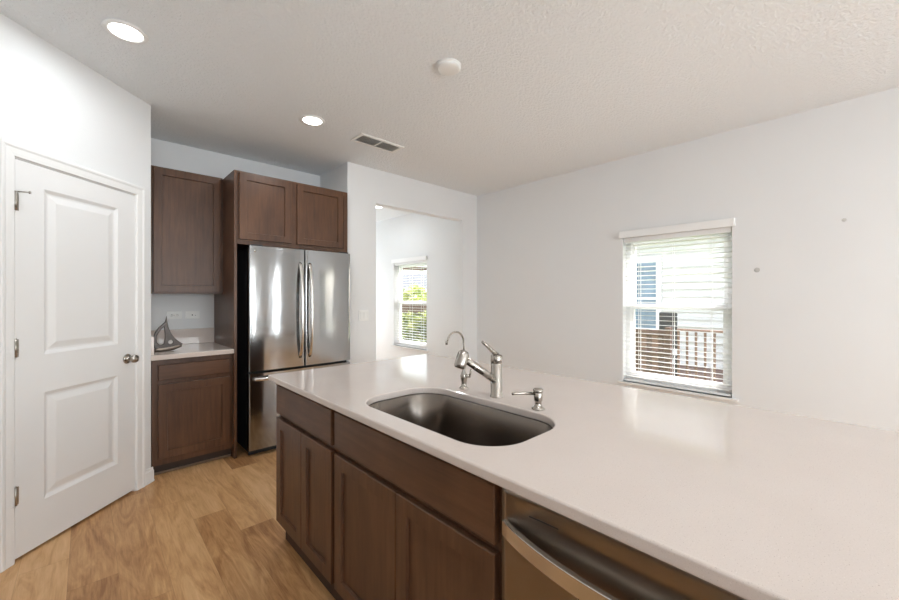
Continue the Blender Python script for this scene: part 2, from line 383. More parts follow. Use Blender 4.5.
def blind(Y, z0, z1, label, sill=.0):
    y0, y1 = Y; yc = (y0+y1)/2
    r = thing('window_blind', label, 'blind', (XR, yc, z0), 0, 'white slat blinds')
    h = (y1-y0)/2
    m = MB().box(-.038, -.030, -h-.022, h+.022, z1-z0-.004, z1-z0+.066, bevel=.003).box(-.030, 0, -h-.022, -h-.014, z1-z0, z1-z0+.066).box(-.030, 0, h+.014, h+.022, z1-z0, z1-z0+.066)
    m.build('valance', 'blind_white', r)
    box('headrail', 'blind_white', r, .012, .065, -h+.006, h-.006, z1-z0-.045, z1-z0-.001)
    m = MB(); zz = z1-z0-.075; nn = 0
    while zz > .045:
        for k in range(4):
            a = -.025+.0125*k; c = lambda q: .0022*(1-(q/.025)**2)+q*-.05
            m.quad((.038+a, -h+.008, zz+c(a)), (.038+a+.0125, -h+.008, zz+c(a+.0125)), (.038+a+.0125, h-.008, zz+c(a+.0125)), (.038+a, h-.008, zz+c(a)))
        zz -= .0435
    bmesh.ops.remove_doubles(m.bm, verts=m.bm.verts, dist=1e-4)
    bmesh.ops.solidify(m.bm, geom=m.bm.faces[:], thickness=.0026)
    m.build('slats', 'blind_white', r)
    box('bottom_rail', 'blind_white', r, .013, .063, -h+.008, h-.008, .006, .023, bevel=.003)
    for yy in (-.30, 0, .30):
        m = MB()
        for xx in (.0125, .0635): m.box(xx-.0008, xx+.0008, yy-.0022, yy+.0022, .02, z1-z0-.045)
        m.build('ladder_cord', 'blind_white', r)
    m = MB().tube([(.006, h-.09, z1-z0-.03), (.003, h-.09, z1-z0-.5)], .004, 8); m.build('tilt_wand', 'blind_white', r)
    return r
window(1, KW, WZ0, WZ1, 'white single-hung window facing the neighbouring house')
window(2, NW, WZ0, WZ1, 'white single-hung window seen through the wall opening')
window(3, SW, WZ0, WZ1, 'white single-hung window further along the same wall')
blind(KW, WZ0, WZ1, 'white open slat blind in the large kitchen window above the island')
blind(SW, WZ0, WZ1, 'added white slat blind, out of view, on the window past the island')  # added out of view to keep sunlight out of the room
blind(NW, WZ0, WZ1, 'white open slat blind in the small distant window seen through the opening')
def fixed_window(idx, x0, x1, z0, z1, y0, y1, mull, label):
    m = MB().box(x0, x0+.06, y0, y1, z0, z1).box(x1-.06, x1, y0, y1, z0, z1).box(x0+.06, x1-.06, y0, y1, z0, z0+.06).box(x0+.06, x1-.06, y0, y1, z1-.06, z1).box(mull-.04, mull+.04, y0, y1, z0+.06, z1-.06)
    fr = struct(m.build('window_%d' % idx, 'vinyl_white'), label, 'window')
    ym = (y0+y1)/2
    box('glass_pane', 'glass', fr, x0+.055, mull-.035, ym-.003, ym+.003, z0+.055, z1-.055); box('glass_pane', 'glass', fr, mull+.035, x1-.055, ym-.003, ym+.003, z0+.055, z1-.055)
fixed_window(4, -1.0, .2, .9, 2.1, YR-.12, YR-.06, -.4, 'added wide window, unseen behind the viewer')  # added opening behind the camera for the fill lamp
fixed_window(5, 2.3, 3.6, .4, 2.1, YN+.06, YN+.12, 2.95, 'window in the end wall of the adjoining room')
fixed_window(6, .45, 2.55, 0, 2.08, YR-.12, YR-.06, 1.5, 'added sliding glass patio door, unseen behind the viewer')  # added door, unseen, for the main fill lamp and its reflection

m = MB().box(3.14, 3.17, YR-.12, YR-.06, .5, 2.1).box(3.39, 3.42, YR-.12, YR-.06, .5, 2.1).box(3.17, 3.39, YR-.12, YR-.06, .5, .54).box(3.17, 3.39, YR-.12, YR-.06, 2.06, 2.1)
fr = struct(m.build('window_7', 'vinyl_white'), 'added narrow side window, unseen behind the viewer', 'window')  # added opening for the streak reflected in the refrigerator
box('glass_pane', 'glass', fr, 3.165, 3.395, YR-.093, YR-.087, .535, 2.065)

# ------------------------------------------------------------------ cabinets
SH = [(0, .0215), (0, .002), (.002, 0), (.056, 0), (.0568, .0025), (.0585, .0115)]
FL = [(0, .0215), (0, .003), (.003, 0)]
def cab_door(parent, x0, x1, z0, z1, name='door'):
    return MB().rings(x1-x0, z1-z0, SH).build(name, 'cabinet_wood', parent, loc=(x0, -.022, z0))
def cab_drawer(parent, x0, x1, z0, z1, name='drawer_front'):
    return MB().rings(x1-x0, z1-z0, FL).build(name, 'cabinet_wood_flat', parent, loc=(x0, -.022, z0))
def cabinet(name, label, loc, rz, Wd, Dp, z0, z1, doors, drawers, toe=None, group=None, rails=(), stiles=(), frame=.038, dname='drawer_front', shoe=False):
    r = thing(name, label, 'cabinet', loc, rz, group)
    t = .018; b = max(z0, (.082 if shoe else .11) if toe is not None else z0)
    m = MB().box(0, t, .019, Dp, b, z1).box(Wd-t, Wd, .019, Dp, b, z1).box(t, Wd-t, .019, Dp, b, b+t).box(t, Wd-t, Dp-.008, Dp, b+t, z1)
    if toe is None: m.box(t, Wd-t, .019, Dp-.008, z1-t, z1)
    else: m.box(0, t, toe+.019, Dp, 0, b).box(Wd-t, Wd, toe+.019, Dp, 0, b)
    m.build('carcass', 'cabinet_wood', r)
    m = MB().box(0, frame, 0, .0185, b, z1).box(Wd-frame, Wd, 0, .0185, b, z1).box(frame, Wd-frame, 0, .0185, b, b+frame).box(frame, Wd-frame, 0, .0185, z1-frame, z1)
    for z in rails: m.box(frame, Wd-frame, 0, .0185, z-.018, z+.018)
    for x in stiles: m.box(x-.03, x+.03, 0, .0185, b+frame, z1-frame)
    m.build('face_frame', 'cabinet_wood', r)
    for d in drawers: cab_drawer(r, *d, name=dname)
    for d in doors: cab_door(r, *d)
    if toe is not None:
        box('toe_kick', 'toe_brown', r, 0, Wd, toe, toe+.018, 0, b-.001)
        if shoe: box('shoe_moulding', 'shoe_wood', r, 0, Wd, toe-.014, toe-.001, 0, .018, bevel=.004)
    return r
# side counter by the pantry
cabinet('base_cabinet', 'brown base cabinet with one drawer and door under the small side counter', (.345, 3.59, 0), 0, .54, .65, 0, .874,
        [(.038, .515, .133, .688)], [(.038, .515, .72, .834)], toe=.05, rails=(.704,), frame=.05, shoe=True)
cabinet('wall_cabinet', 'brown single-door wall cabinet hung above the sailboat', (.352, 3.914, 0), 0, .532, .329, 1.372, 2.412, [(.033, .512, 1.386, 2.400)], [], frame=.04)
fcab = cabinet('wall_cabinet', 'brown two-door cabinet bridging over the refrigerator, with a tall side panel', (.909, 3.55, 0), 0, 1.012, .69, 1.792, 2.405,
        [(.012, .440, 1.832, 2.388), (.494, .955, 1.832, 2.388)], [], stiles=(.467,), frame=.042)
box('side_panel', 'cabinet_wood', fcab, .8855-.909, -.001, 0, YB-.002-3.55, 0, 2.405, bevel=.0015)
def slab(name, label, poly, z0, z1, hole=None, bev=.005, cat='countertop'):
    cu = bpy.data.curves.new(name, 'CURVE'); cu.dimensions = '2D'; cu.fill_mode = 'BOTH'
    for P_, in ((poly,), (hole,)) if hole else ((poly,),):
        s = cu.splines.new('POLY'); s.points.add(len(P_)-1); s.use_cyclic_u = True
        for q, (x, y) in zip(s.points, P_): q.co = (x, y, 0, 1)
    cu.extrude = (z1-z0)/2-bev; cu.bevel_depth = bev; cu.bevel_resolution = 3; cu.offset = -bev
    tmp = bpy.data.objects.new('tmp_'+name, cu); C.objects.link(tmp)
    bpy.context.view_layer.update()
    me = bpy.data.meshes.new_from_object(tmp.evaluated_get(bpy.context.evaluated_depsgraph_get()))
    bpy.data.objects.remove(tmp); bpy.data.curves.remove(cu)
    me.transform(Matrix.Translation((0, 0, (z0+z1)/2))); me.name = name
    o = bpy.data.objects.new(name, me); C.objects.link(o); me.materials.clear(); me.materials.append(M['quartz'])
    for p in me.polygons: p.use_smooth = False
    return tag(o, label, cat)
CT, CB, IB = .914, .8765, .884
slab('countertop', 'small pale quartz countertop under the sailboat on the side cabinet', [(.3365, 3.545), (.8845, 3.545), (.8845, YB-.002), (.3365, YB-.002)], CB, CT)
tag(box('backsplash', 'quartz', None, .3575, .884, YB-.0215, YB-.002, CT+.0005, 1.052, bevel=.002), 'low quartz backsplash strip behind the sailboat, under the outlets', 'backsplash')
tag(box('side_splash', 'quartz', None, .3365, .357, 3.56, YB-.002, CT+.0005, 1.052, bevel=.002), 'low quartz side splash against the pantry return wall', 'backsplash')

# island
def rrect(x0, x1, y0, y1, r, n=14):
    P_ = []
    for cx_, cy_, a0 in ((x1-r, y1-r, 0), (x0+r, y1-r, 90), (x0+r, y0+r, 180), (x1-r, y0+r, 270)):
        for k in range(n+1):
            a = math.radians(a0+90*k/n); P_.append((cx_+r*math.cos(a), cy_+r*math.sin(a)))
    return P_
SKX0, SKX1, SKY0, SKY1, SKR = .812, 1.222, .685, 1.445, .14
IX0, IX1, IY0, IY1 = .726, 1.888, -.45, 2.241
slab('island_countertop', 'long pale quartz island countertop with the sink cut into it', rrect(IX0, IX1, IY0, IY1, .012, 5), IB, CT, hole=rrect(SKX0, SKX1, SKY0, SKY1, SKR)[::-1], bev=.006)
IR = -PI/2; IFX = .772
cabinet('island_cabinet', 'brown island cabinet at the far end with two narrow doors under one drawer', (IFX, 2.18, 0), IR, .665, .598, 0, .8825,
        [(.003, .335, .125, .690), (.339, .652, .125, .690)], [(.003, .652, .714, .867)], toe=.03, rails=(.702,), group='island cabinets')
scab = cabinet('island_cabinet', 'wider brown island cabinet with two doors below the sink front', (IFX, 1.5145, 0), IR, .895, .598, 0, .8825,
        [(.015, .4515, .125, .690), (.4555, .883, .125, .690)], [(.015, .883, .714, .867)], toe=.03, rails=(.702,), group='island cabinets', dname='false_front')
cabinet('island_cabinet', 'brown island cabinet on the near side of the dishwasher', (IFX, .003, 0), IR, .40, .598, 0, .8825,
        [(.012, .388, .125, .690)], [(.012, .388, .714, .862)], toe=.03, rails=(.702,), group='island cabinets')
box('back_panel', 'cabinet_wood', scab, 1.5145-2.18, 1.5145+.397, .5985, .62, 0, .883)

# sink
def sink():
    r = thing('kitchen_sink', 'undermount stainless steel sink set in the island countertop', 'sink', ((SKX0+SKX1)/2, (SKY0+SKY1)/2, .64))
    ox, oy, oz = r.location; hx, hy = (SKX1-SKX0)/2+.004, (SKY1-SKY0)/2+.004
    m = MB(); R_ = []
    def ring(ins, z, rr): return [m.bm.verts.new((x, y, z-oz)) for x, y in rrect(-hx+ins, hx-ins, -hy+ins, hy-ins, max(.01, rr), 14)]
    lv = [(-.02, IB-.0008, SKR+.02), (0, IB-.0008, SKR), (.002, IB-.004, SKR)]
    lv += [(.010, .70, SKR-.01)]
    for k in range(1, 7):
        a = PI/2*k/6; lv.append((.010+.05*(1-math.cos(a)), .70-.05*math.sin(a), SKR-.01-.05*(1-math.cos(a))))
    lv += [(.14, .646, .05)]
    R_ = [ring(*l) for l in lv]
    for A, B in zip(R_, R_[1:]):
        k_ = len(A)
        for k in range(k_):
            f = m.bm.faces.new((A[k], A[(k+1) % k_], B[(k+1) % k_], B[k])); f.smooth = True
    m.bm.faces.new(R_[-1])
    m.build('basin', 'sink_steel', r)
    MB().lathe([(0, .0), (.03, 0), (.038, .003), (.045, .004), (.045, .001), (.05, .0)], 28, (0, 0, .0075)).build('drain', 'brushed_nickel', r)
sink()

# faucets
fx, fy = 1.29, 1.072
fa = thing('kitchen_faucet', 'tall brushed nickel pull-out faucet standing in the middle behind the sink', 'faucet', (fx, fy, CT))
MB().lathe([(0, 0), (.028, 0), (.028, .004), (.0255, .007), (.0255, .143), (.0245, .144), (.0245, .146), (.0255, .147), (.0255, .176), (.022, .180), (0, .181)], 36).build('body', 'brushed_nickel', fa)
MB().tube([(-.005, 0, .068), (-.07, 0, .108), (-.19, 0, .181)], [.0165, .0155, .0145], 24).build('spout', 'brushed_nickel', fa)
hd = Vector((.42, 0, .91)).normalized()
MB().lathe([(0, -.038), (.018, -.038), (.0225, -.034), (.024, -.02), (.0235, .02), (.019, .031), (.010, .035), (0, .0355)], 30, (-.212, 0, .186), tuple(hd)).build('spray_head', 'brushed_nickel', fa)
MB().tube([(.006, 0, .177), (-.022, .006, .200), (-.05, .012, .224), (-.074, .016, .242)], [.011, .0085, .0075, .006], 16).build('lever', 'brushed_nickel', fa)
gx, gy = 1.29, 1.27
ff = thing('filter_faucet', 'small gooseneck drinking water faucet behind the far end of the sink', 'faucet', (gx, gy, CT))
MB().lathe([(0, 0), (.021, 0), (.022, .004), (.017, .009), (.013, .014), (.0125, .03), (.016, .045), (.017, .06), (.0125, .078), (.009, .085), (.008, .115), (.0055, .118), (0, .118)], 28).build('body', 'brushed_nickel', ff)
pts = [(0, 0, .11), (0, 0, .20)]
for k in range(1, 13):
    a = PI*k/12*.93; pts.append((-.055+.055*math.cos(a), 0, .215+.055*math.sin(a)))
MB().tube(pts, .0047, 12).build('gooseneck', 'brushed_nickel', ff)
MB().lathe([(0, 0), (.006, 0), (.006, .016), (0, .016)], 14, (-.111, 0, .216)).build('tip', 'brushed_nickel', ff)
MB().tube([(0, -.008, .06), (.006, -.03, .062)], .0085, 14).tube([(.006, -.031, .058), (.008, -.035, .075), (.010, -.036, .095)], [.006, .005, .004], 10).build('lever', 'brushed_nickel', ff)
sx, sy = 1.262, .842
sd = thing('soap_dispenser', 'short nickel soap dispenser with a thin spout near the sink corner', 'soap dispenser', (sx, sy, CT))
MB().lathe([(0, 0), (.0245, 0), (.025, .004), (.018, .010), (.013, .014), (.0125, .028), (.015, .031), (.0165, .035), (.0165, .064), (.015, .066)], 28).build('collar', 'brushed_nickel', sd)
MB().lathe([(0, .064), (.0165, .064), (.019, .068), (.0195, .076), (.015, .079), (0, .080)], 28).build('pump_head', 'brushed_nickel', sd)
MB().tube([(-.010, .006, .060), (-.06, .029, .0665), (-.094, .042, .069), (-.102, .046, .067)], [.0062, .006, .0056, .005], 12).build('spout', 'brushed_nickel', sd)

# dishwasher
dw = thing('dishwasher', 'stainless dishwasher with a bowed bar handle built into the island', 'dishwasher', (.75, .606, 0), IR)
m = MB(); WW, H0, H1 = .596, .115, .877; NX, NZ = 40, 46
def dwy(x, z):
    u_ = (x-WW/2)/.275; w_ = (z-.818)/.034
    d = max(0., 1-abs(u_)**4)*math.exp(-(w_**2)) if abs(u_) < 1 else 0
    return .016*d
G = [[m.bm.verts.new((WW*i/NX, dwy(WW*i/NX, H0+(H1-H0)*(j/NZ)), H0+(H1-H0)*(j/NZ))) for j in range(NZ+1)] for i in range(NX+1)]
for i in range(NX):
    for j in range(NZ):
        f = m.bm.faces.new((G[i][j], G[i+1][j], G[i+1][j+1], G[i][j+1])); f.smooth = True
per = [G[i][0] for i in range(NX+1)]+[G[NX][j] for j in range(1, NZ+1)]+[G[i][NZ] for i in range(NX-1, -1, -1)]+[G[0][j] for j in range(NZ-1, 0, -1)]
bk = [m.bm.verts.new((v.co.x, .04, v.co.z)) for v in per]
for k in range(len(per)): m.bm.faces.new((per[k], per[(k+1) % len(per)], bk[(k+1) % len(per)], bk[k]))
m.bm.faces.new(bk[::-1])
m.build('door', 'dishwasher_steel', dw)
box('tub', 'appliance_black', dw, 0, .596, .045, .58, .10, .876)
m = MB()
for k in range(10):
    xa, xb = .075+.0075*k, .0825+.0075*k; ya, yb = dwy(xa, .8275)-.0008, dwy(xb, .8275)-.0008
    m.quad((xa, ya, .826), (xb, yb, .826), (xb, yb, .829), (xa, ya, .829))
bmesh.ops.remove_doubles(m.bm, verts=m.bm.verts, dist=1e-5); m.build('vent_slot', 'slot_dark', dw)
box('toe_panel', 'appliance_black', dw, .002, .59, .055, .065, 0, .098)
pts = []
for k in range(29):
    q = k/28; x = .012+(.580-.012)*q; e = (2*q-1)
    pts.append((x, -.004-.052*(1-e*e)**.9, .780))
PF = [(.018, .005), (.017, .007), (-.017, .007), (-.018, .005), (-.018, -.005), (-.017, -.007), (.017, -.007), (.018, -.005)]
MB().tube(pts, 1, prof=PF, up=(0, 0, 1)).build('handle', 'handle_steel', dw)

# refrigerator
fr = thing('refrigerator', 'stainless french-door refrigerator with bottom freezer between the cabinets and the opening', 'refrigerator', (.975, 3.45, 0))
FW = .932
box('body', 'appliance_black', fr, .012, FW-.012, .085, .775, .03, 1.762, bevel=.004)
def fcurve(x): return .011*((x-FW/2)/(FW/2))**2
def fpanel(name, x0, x1, z0, z1):
    poly = []; r_ = .010; n_ = 20
    poly.append((x0, .07)); 
    for k in range(6):
        a = PI/2*k/5; poly.append((x0+r_*(1-math.cos(a))*1.0, fcurve(x0)+r_*(1-math.sin(a))))
    for k in range(1, n_):
        x = x0+r_+(x1-x0-2*r_)*k/n_; poly.append((x, fcurve(x)))
    for k in range(6):
        a = PI/2*k/5; poly.append((x1-r_*(1-math.sin(a)), fcurve(x1)+r_*(1-math.cos(a))))
    poly.append((x1, .07))
    t = MB(); tb = bmesh.new(); a_ = [tb.verts.new((x, y, z0)) for x, y in poly]; b_ = [tb.verts.new((x, y, z1)) for x, y in poly]
    for k in range(len(poly)-1):
        f = tb.faces.new((a_[k], a_[k+1], b_[k+1], b_[k])); f.smooth = True
    tb.faces.new((a_[-1], a_[0], b_[0], b_[-1])); tb.faces.new(a_[::-1]); tb.faces.new(b_)
    t._in(tb)
    o = t.build(name, 'fridge_steel', fr)
    for e in o.data.edges: pass
    md = o.modifiers.new('edges', 'EDGE_SPLIT'); md.split_angle = math.radians(40)
    return o
SPL = .467
dl = fpanel('door', 0, SPL-.003, .722, 1.775); dr = fpanel('door', SPL+.003, FW, .722, 1.775); fz = fpanel('freezer_drawer', 0, FW, .062, .700)
HP = [(.015*math.cos(a), .010*math.sin(a)) for a in [2*PI*k/14 for k in range(14)]]
def bow(x, z0, z1, parent, dx):
    pts = []
    for k in range(33):
        q = k/32; e = 2*q-1; pts.append((x+dx*(1-e*e), .006-.066*(1-abs(e)**2.6)**.75, z0+(z1-z0)*q))
    o = MB().tube(pts, 1, prof=HP, up=(1, 0, 0)).build('handle', 'handle_steel', parent)
    for p in o.data.polygons: p.use_smooth = True
bow(SPL-.044, .80, 1.655, dl, 0); bow(SPL+.044, .80, 1.655, dr, 0)
pts = []
for k in range(33):
    q = k/32; e = 2*q-1; x = .03+(FW-.06)*q; pts.append((x, fcurve(x)+.004-.058*(1-abs(e)**4)**.6, .655))
o = MB().tube(pts, 1, prof=HP, up=(0, 0, 1)).build('handle', 'handle_steel', fz)
for p in o.data.polygons: p.use_smooth = True
box('gasket', 'rubber_black', fr, .014, FW-.014, .068, .086, .06, 1.768)
for x in (.02, FW-.11): box('hinge_cover', 'appliance_black', fr, x, x+.09, .02, .15, 1.7765, 1.789, bevel=.003)
MB().lathe([(0, 0), (.010, 0), (.010, .0012), (0, .0014)], 22, (.045, fcurve(.045)+.0003, 1.735), (0, -1, 0)).build('badge', 'handle_steel', dl)
box('kick_grille', 'appliance_black', fr, .02, FW-.02, .09, .11, .001, .058)

# ------------------------------------------------------------------ sailboat sculpture
def sailboat():
    r = thing('sailboat_sculpture', 'small dark metal sailboat sculpture on the side counter', 'sculpture', (.452, 3.70, CT+.0005), math.radians(3))
    def ext(name, outer, holes, th, mat, y0=0.):
        cu = bpy.data.curves.new(name, 'CURVE'); cu.dimensions = '2D'; cu.fill_mode = 'BOTH'; cu.extrude = th/2; cu.bevel_depth = .003; cu.bevel_resolution = 2
        for P_ in [outer]+holes:
            s = cu.splines.new('POLY'); s.points.add(len(P_)-1); s.use_cyclic_u = True
            for q, (x, z) in zip(s.points, P_): q.co = (x, z, 0, 1)
        tmp = bpy.data.objects.new('tmp_sail', cu); C.objects.link(tmp); bpy.context.view_layer.update()
        me = bpy.data.meshes.new_from_object(tmp.evaluated_get(bpy.context.evaluated_depsgraph_get()))
        bpy.data.objects.remove(tmp); bpy.data.curves.remove(cu)
        me.transform(Matrix.Translation((0, y0, 0)) @ Matrix.Rotation(PI/2, 4, 'X')); me.name = name
        o = bpy.data.objects.new(name, me); C.objects.link(o); me.materials.clear(); me.materials.append(M[mat]); o.parent = r
        return o
    def bez(p0, p1, p2, n_=12): return [((1-t)**2*p0[0]+2*t*(1-t)*p1[0]+t*t*p2[0], (1-t)**2*p0[1]+2*t*(1-t)*p1[1]+t*t*p2[1]) for t in [k/n_ for k in range(n_)]]
    # outline of the sails in x (along the counter) and z
    outer = bez((-.004, .262), (.002, .125), (.098, .058)) + bez((.098, .058), (.06, .036), (-.075, .034)) + bez((-.075, .034), (-.108, .16), (-.020, .222), 14) + [(-.010, .235)]
    tear = bez((-.018, .205), (-.080, .150), (-.068, .085)) + bez((-.068, .085), (-.045, .035), (-.018, .070)) + bez((-.018, .070), (-.004, .120), (-.018, .205))
    circ = [(.022+.019*math.cos(a), .077+.019*math.sin(a)) for a in [2*PI*k/24 for k in range(24)]]
    ext('sails', outer, [tear[::-1], circ[::-1]], .014, 'pewter')
    # hull
    m = MB(); t = bmesh.new(); secs = []
    for k in range(13):
        q = k/12; x = -.082+q*.178; wdt = .026*math.sin(PI*min(1, .18+q*.82))**.7 if q < 1 else 0.001; zt = .036+.020*q**2.2; zb = 0.004+.030*q**3
        secs.append([t.verts.new((x, wdt*math.cos(PI+PI*j/10)*1.0, zt+(zb-zt)*math.sin(PI*j/10)**.6)) for j in range(11)])
    for A, B in zip(secs, secs[1:]):
        for j in range(10):
            f = t.faces.new((A[j], A[j+1], B[j+1], B[j])); f.smooth = True
        t.faces.new((A[10], A[0], B[0], B[10]))
    t.faces.new(secs[0]); t.faces.new(secs[-1][::-1])
    m._in(t); m.build('hull', 'hull_bronze', r)
    box('base', 'hull_bronze', r, -.06, .045, -.018, .018, 0, .006, bevel=.002)
sailboat()

# outlets and switches
def outlet(x, z, label):
    r = thing('outlet_plate', label, 'outlet', (x, YB, z), 0, 'outlet plates above the side counter')
    box('plate', 'plastic_white', r, -.057, .057, -.006, 0, -.035, .035, bevel=.002)
    for s in (-.0195, .0195):
        m = MB().lathe([(0, 0), (.0165, 0), (.0165, .002), (.015, .003), (0, .003)], 20, (s, -.006, 0), (0, -1, 0)); q = m.build('receptacle', 'plastic_white', r)
        m = MB().box(s-.005, s+.003, -.0096, -.0088, .005, .0075).box(s-.005, s+.003, -.0096, -.0088, -.0075, -.005).lathe([(0, 0), (.0025, 0), (.0025, .0008), (0, .0008)], 10, (s+.0085, -.0088, 0), (0, -1, 0)); m.build('slots', 'slot_dark', q)
    MB().lathe([(0, 0), (.003, 0), (.003, .001), (0, .001)], 10, (0, -.006, 0), (0, -1, 0)).build('screw', 'satin_nickel', r)
    return r
outlet(.572, 1.181, 'white outlet plate directly behind the sailboat mast')
def paddle(x, z):
    r = thing('switch_plate', 'white sideways switch plate nearer the tall brown panel', 'switch', (x, YB, z))
    box('plate', 'plastic_white', r, -.057, .057, -.006, 0, -.035, .035, bevel=.002)
    q = box('receptacle', 'plastic_white', r, -.034, .034, -.009, -.006, -.0165, .0165, bevel=.001)
    box('buttons', 'slot_dark', q, -.006, .002, -.0098, -.009, -.006, .006); box('slots', 'slot_dark', q, .018, .026, -.0098, -.009, -.006, -.002)
paddle(.71, 1.179)
r = thing('light_switch', 'white double rocker switch plate on the wall beside the refrigerator', 'switch', (2.138, 3.604, 1.15))
box('plate', 'plastic_white', r, -.058, .058, -.006, 0, -.0575, .0575, bevel=.002)
for s in (-.023, .023):
    q = MB(); q.rings(.034, .068, [(0, .003), (0, 0), (.002, 0), (.003, .002)], s-.017, -.034).build('rocker', 'plastic_white', r, loc=(0, -.009, 0))
# little wall marks
for k, (y, z, lb) in enumerate(((.552, 1.563, 'small grey wall mark just beside the kitchen window'), (.063, 1.894, 'small grey wall mark higher up the wall and farther from the window'))):
    o = MB().lathe([(0, 0), (.019 if k == 0 else .013, 0), (.016 if k == 0 else .010, .0015), (0, .002)], 20, (0, 0, 0), (-1, 0, 0)).build('wall_mark', simple('mark_grey_%d' % k, (.50+.08*k, .50+.08*k, .49+.08*k), .6).m, None, loc=(XR, y, z))
    tag(o, lb, 'wall plug')

# ------------------------------------------------------------------ ceiling fixtures
def downlight(x, y, label, group='recessed ceiling lights', energy=LED):
    r = thing('recessed_light', label, 'ceiling light', (x, y, ZC), 0, group)
    MB().lathe([(.068, -.001), (.092, -.0005), (.096, -.004), (.092, -.009), (.076, -.012), (.070, -.008), (.068, -.001)], 40).build('trim_ring', 'white_trim', r)
    MB().lathe([(0, -.007), (.0705, -.007), (.0705, -.002), (0, -.002)], 40).build('lens', 'led_lens', r)
    lamp('lamp', 'AREA', (0, 0, -.016), energy, (.91, .96, 1), aim=(0, 0, -1), parent=r, shape='DISK', size=.13)
downlight(.146, 2.629, 'round recessed ceiling light in front of the pantry door')
downlight(1.289, 2.942, 'round recessed ceiling light in front of the refrigerator')
downlight(3.25, 5.06, 'round recessed ceiling light in the adjoining room beyond the opening', energy=2.5)
downlight(.146, .10, 'added unseen recessed ceiling light above the near aisle')  # this and the downlights below are added out of view to brighten the room
downlight(1.30, .45, 'added unseen recessed ceiling light above the dishwasher end of the island')
downlight(.146, -2.3, 'added unseen recessed ceiling light near the patio door')
downlight(2.9, -1.9, 'added unseen recessed ceiling light in the open room behind', energy=7)
downlight(1.3, -2.3, 'added unseen recessed ceiling light in the middle of the room behind', energy=7)
sm = thing('smoke_detector', 'round white smoke detector alone on the middle of the ceiling', 'smoke detector', (1.583, 1.688, ZC))
MB().lathe([(0, 0), (.074, 0), (.074, -.009), (0, -.009)], 40).build('base', 'plastic_white', sm)
MB().lathe([(0, -.009), (.069, -.009), (.072, -.013), (.069, -.022), (.060, -.027), (0, -.0285)], 40).build('cover', 'plastic_white', sm)
av = thing('air_vent', 'white rectangular louvred air vent in the ceiling by the opening', 'vent', (1.915, 2.98, ZC), math.radians(0))
hx, hy = .225, .10
m = MB().box(-hx, hx, -hy, -hy+.028, -.010, 0, bevel=.003).box(-hx, hx, hy-.028, hy, -.010, 0, bevel=.003).box(-hx, -hx+.028, -hy+.028, hy-.028, -.010, 0, bevel=.003).box(hx-.028, hx, -hy+.028, hy-.028, -.010, 0, bevel=.003)
m.box(-.006, .006, -hy+.028, hy-.028, -.010, -.001)
m.build('frame', 'plastic_white', av)
box('duct', 'vent_dark', av, -hx+.028, hx-.028, -hy+.028, hy-.028, -.0015, -.0002)
m = MB(); x = -hx+.036
while x < hx-.034:
    t = bmesh.new(); bmesh.ops.create_cube(t, size=1)
    m._in(t, Matrix.Translation((x, 0, -.0065)) @ Matrix.Rotation(math.radians(38), 4, 'Y') @ Matrix.Diagonal((.0016, 2*hy-.058, .011, 1)))
    x += .0165
m.build('louvres', 'plastic_white', av)

# ------------------------------------------------------------------ counter run on the opposite wall (seen in reflections)
for k in range(3):
    cabinet('base_cabinet', ['brown base cabinet on the opposite wall nearest the pantry', 'brown base cabinet in the middle of the opposite wall', 'brown base cabinet on the opposite wall nearest the patio'][k],
            (-.47, -1.2+(2-k)*.9, 0), PI/2, .9, .60, 0, .875, [(.012, .447, .125, .69), (.453, .888, .125, .69)], [(.012, .888, .714, .862)], toe=.06, rails=(.702,), group='opposite wall cabinets')
slab('countertop', 'long pale quartz countertop on the opposite wall', [(-1.078, -1.22), (-.435, -1.22), (-.435, 1.52), (-1.078, 1.52)], CB, CT)

# ------------------------------------------------------------------ outdoors
struct(MB().box(-1.3, 4.0, -6.4, YR-.145, 2.45, 2.6).box(-1.2, -1.05, -6.35, -6.2, -.45, 2.45).box(3.75, 3.9, -6.35, -6.2, -.45, 2.45).build('added_sun_block', 'outdoor_white'), 'added roof on posts keeping the sun off the patio door', 'porch')  # added out of view to block sun from entering the patio door
GZ = -.45
struct(MB().box(4.2, 60, -12, 60, GZ-.2, GZ).build('ground', 'lawn'), 'green lawn outside the windows', 'ground')
nh = thing('neighbour_house', 'white lap-sided neighbouring house behind the brown deck railing', 'house', (10.5, 2.5, GZ))
m = MB(); z = 0.; HZ = 3.6
while z < HZ:
    z2 = min(HZ, z+.18)
    for (ya, yb) in ((-8, 6.5),):
        a = [(-.045, ya, z), (-.045, yb, z), (0, yb, z2), (0, ya, z2)]
        m.quad(*a); m.quad((-.045, ya, z), (.0, ya, z), (.0, yb, z), (-.045, yb, z))
    z = z2
m.box(.0, 7, -8, 6.5, 0, HZ)
m.build('siding', 'lap_siding', nh)
m = MB()
e = .55
for sgn in (0,):
    m.quad((-e, -8.5, HZ-.05), (-e, 7.0, HZ-.05), (3.5, 7.0, HZ+2.0), (3.5, -8.5, HZ+2.0)); m.quad((3.5, -8.5, HZ+2.0), (3.5, 7.0, HZ+2.0), (7.5, 7.0, HZ-.05), (7.5, -8.5, HZ-.05))
    m.quad((-e, -8.5, HZ-.25), (-e, 7.0, HZ-.25), (-e, 7.0, HZ-.05), (-e, -8.5, HZ-.05)); m.quad((-e, -8.5, HZ-.25), (0, -8.5, HZ-.25), (0, 7.0, HZ-.25), (-e, 7.0, HZ-.25))
m.build('roof', 'roof_shingle', nh)
wy0, wy1, wz0, wz1 = 3.476-2.5, 4.30-2.5, .55-GZ, 2.25-GZ
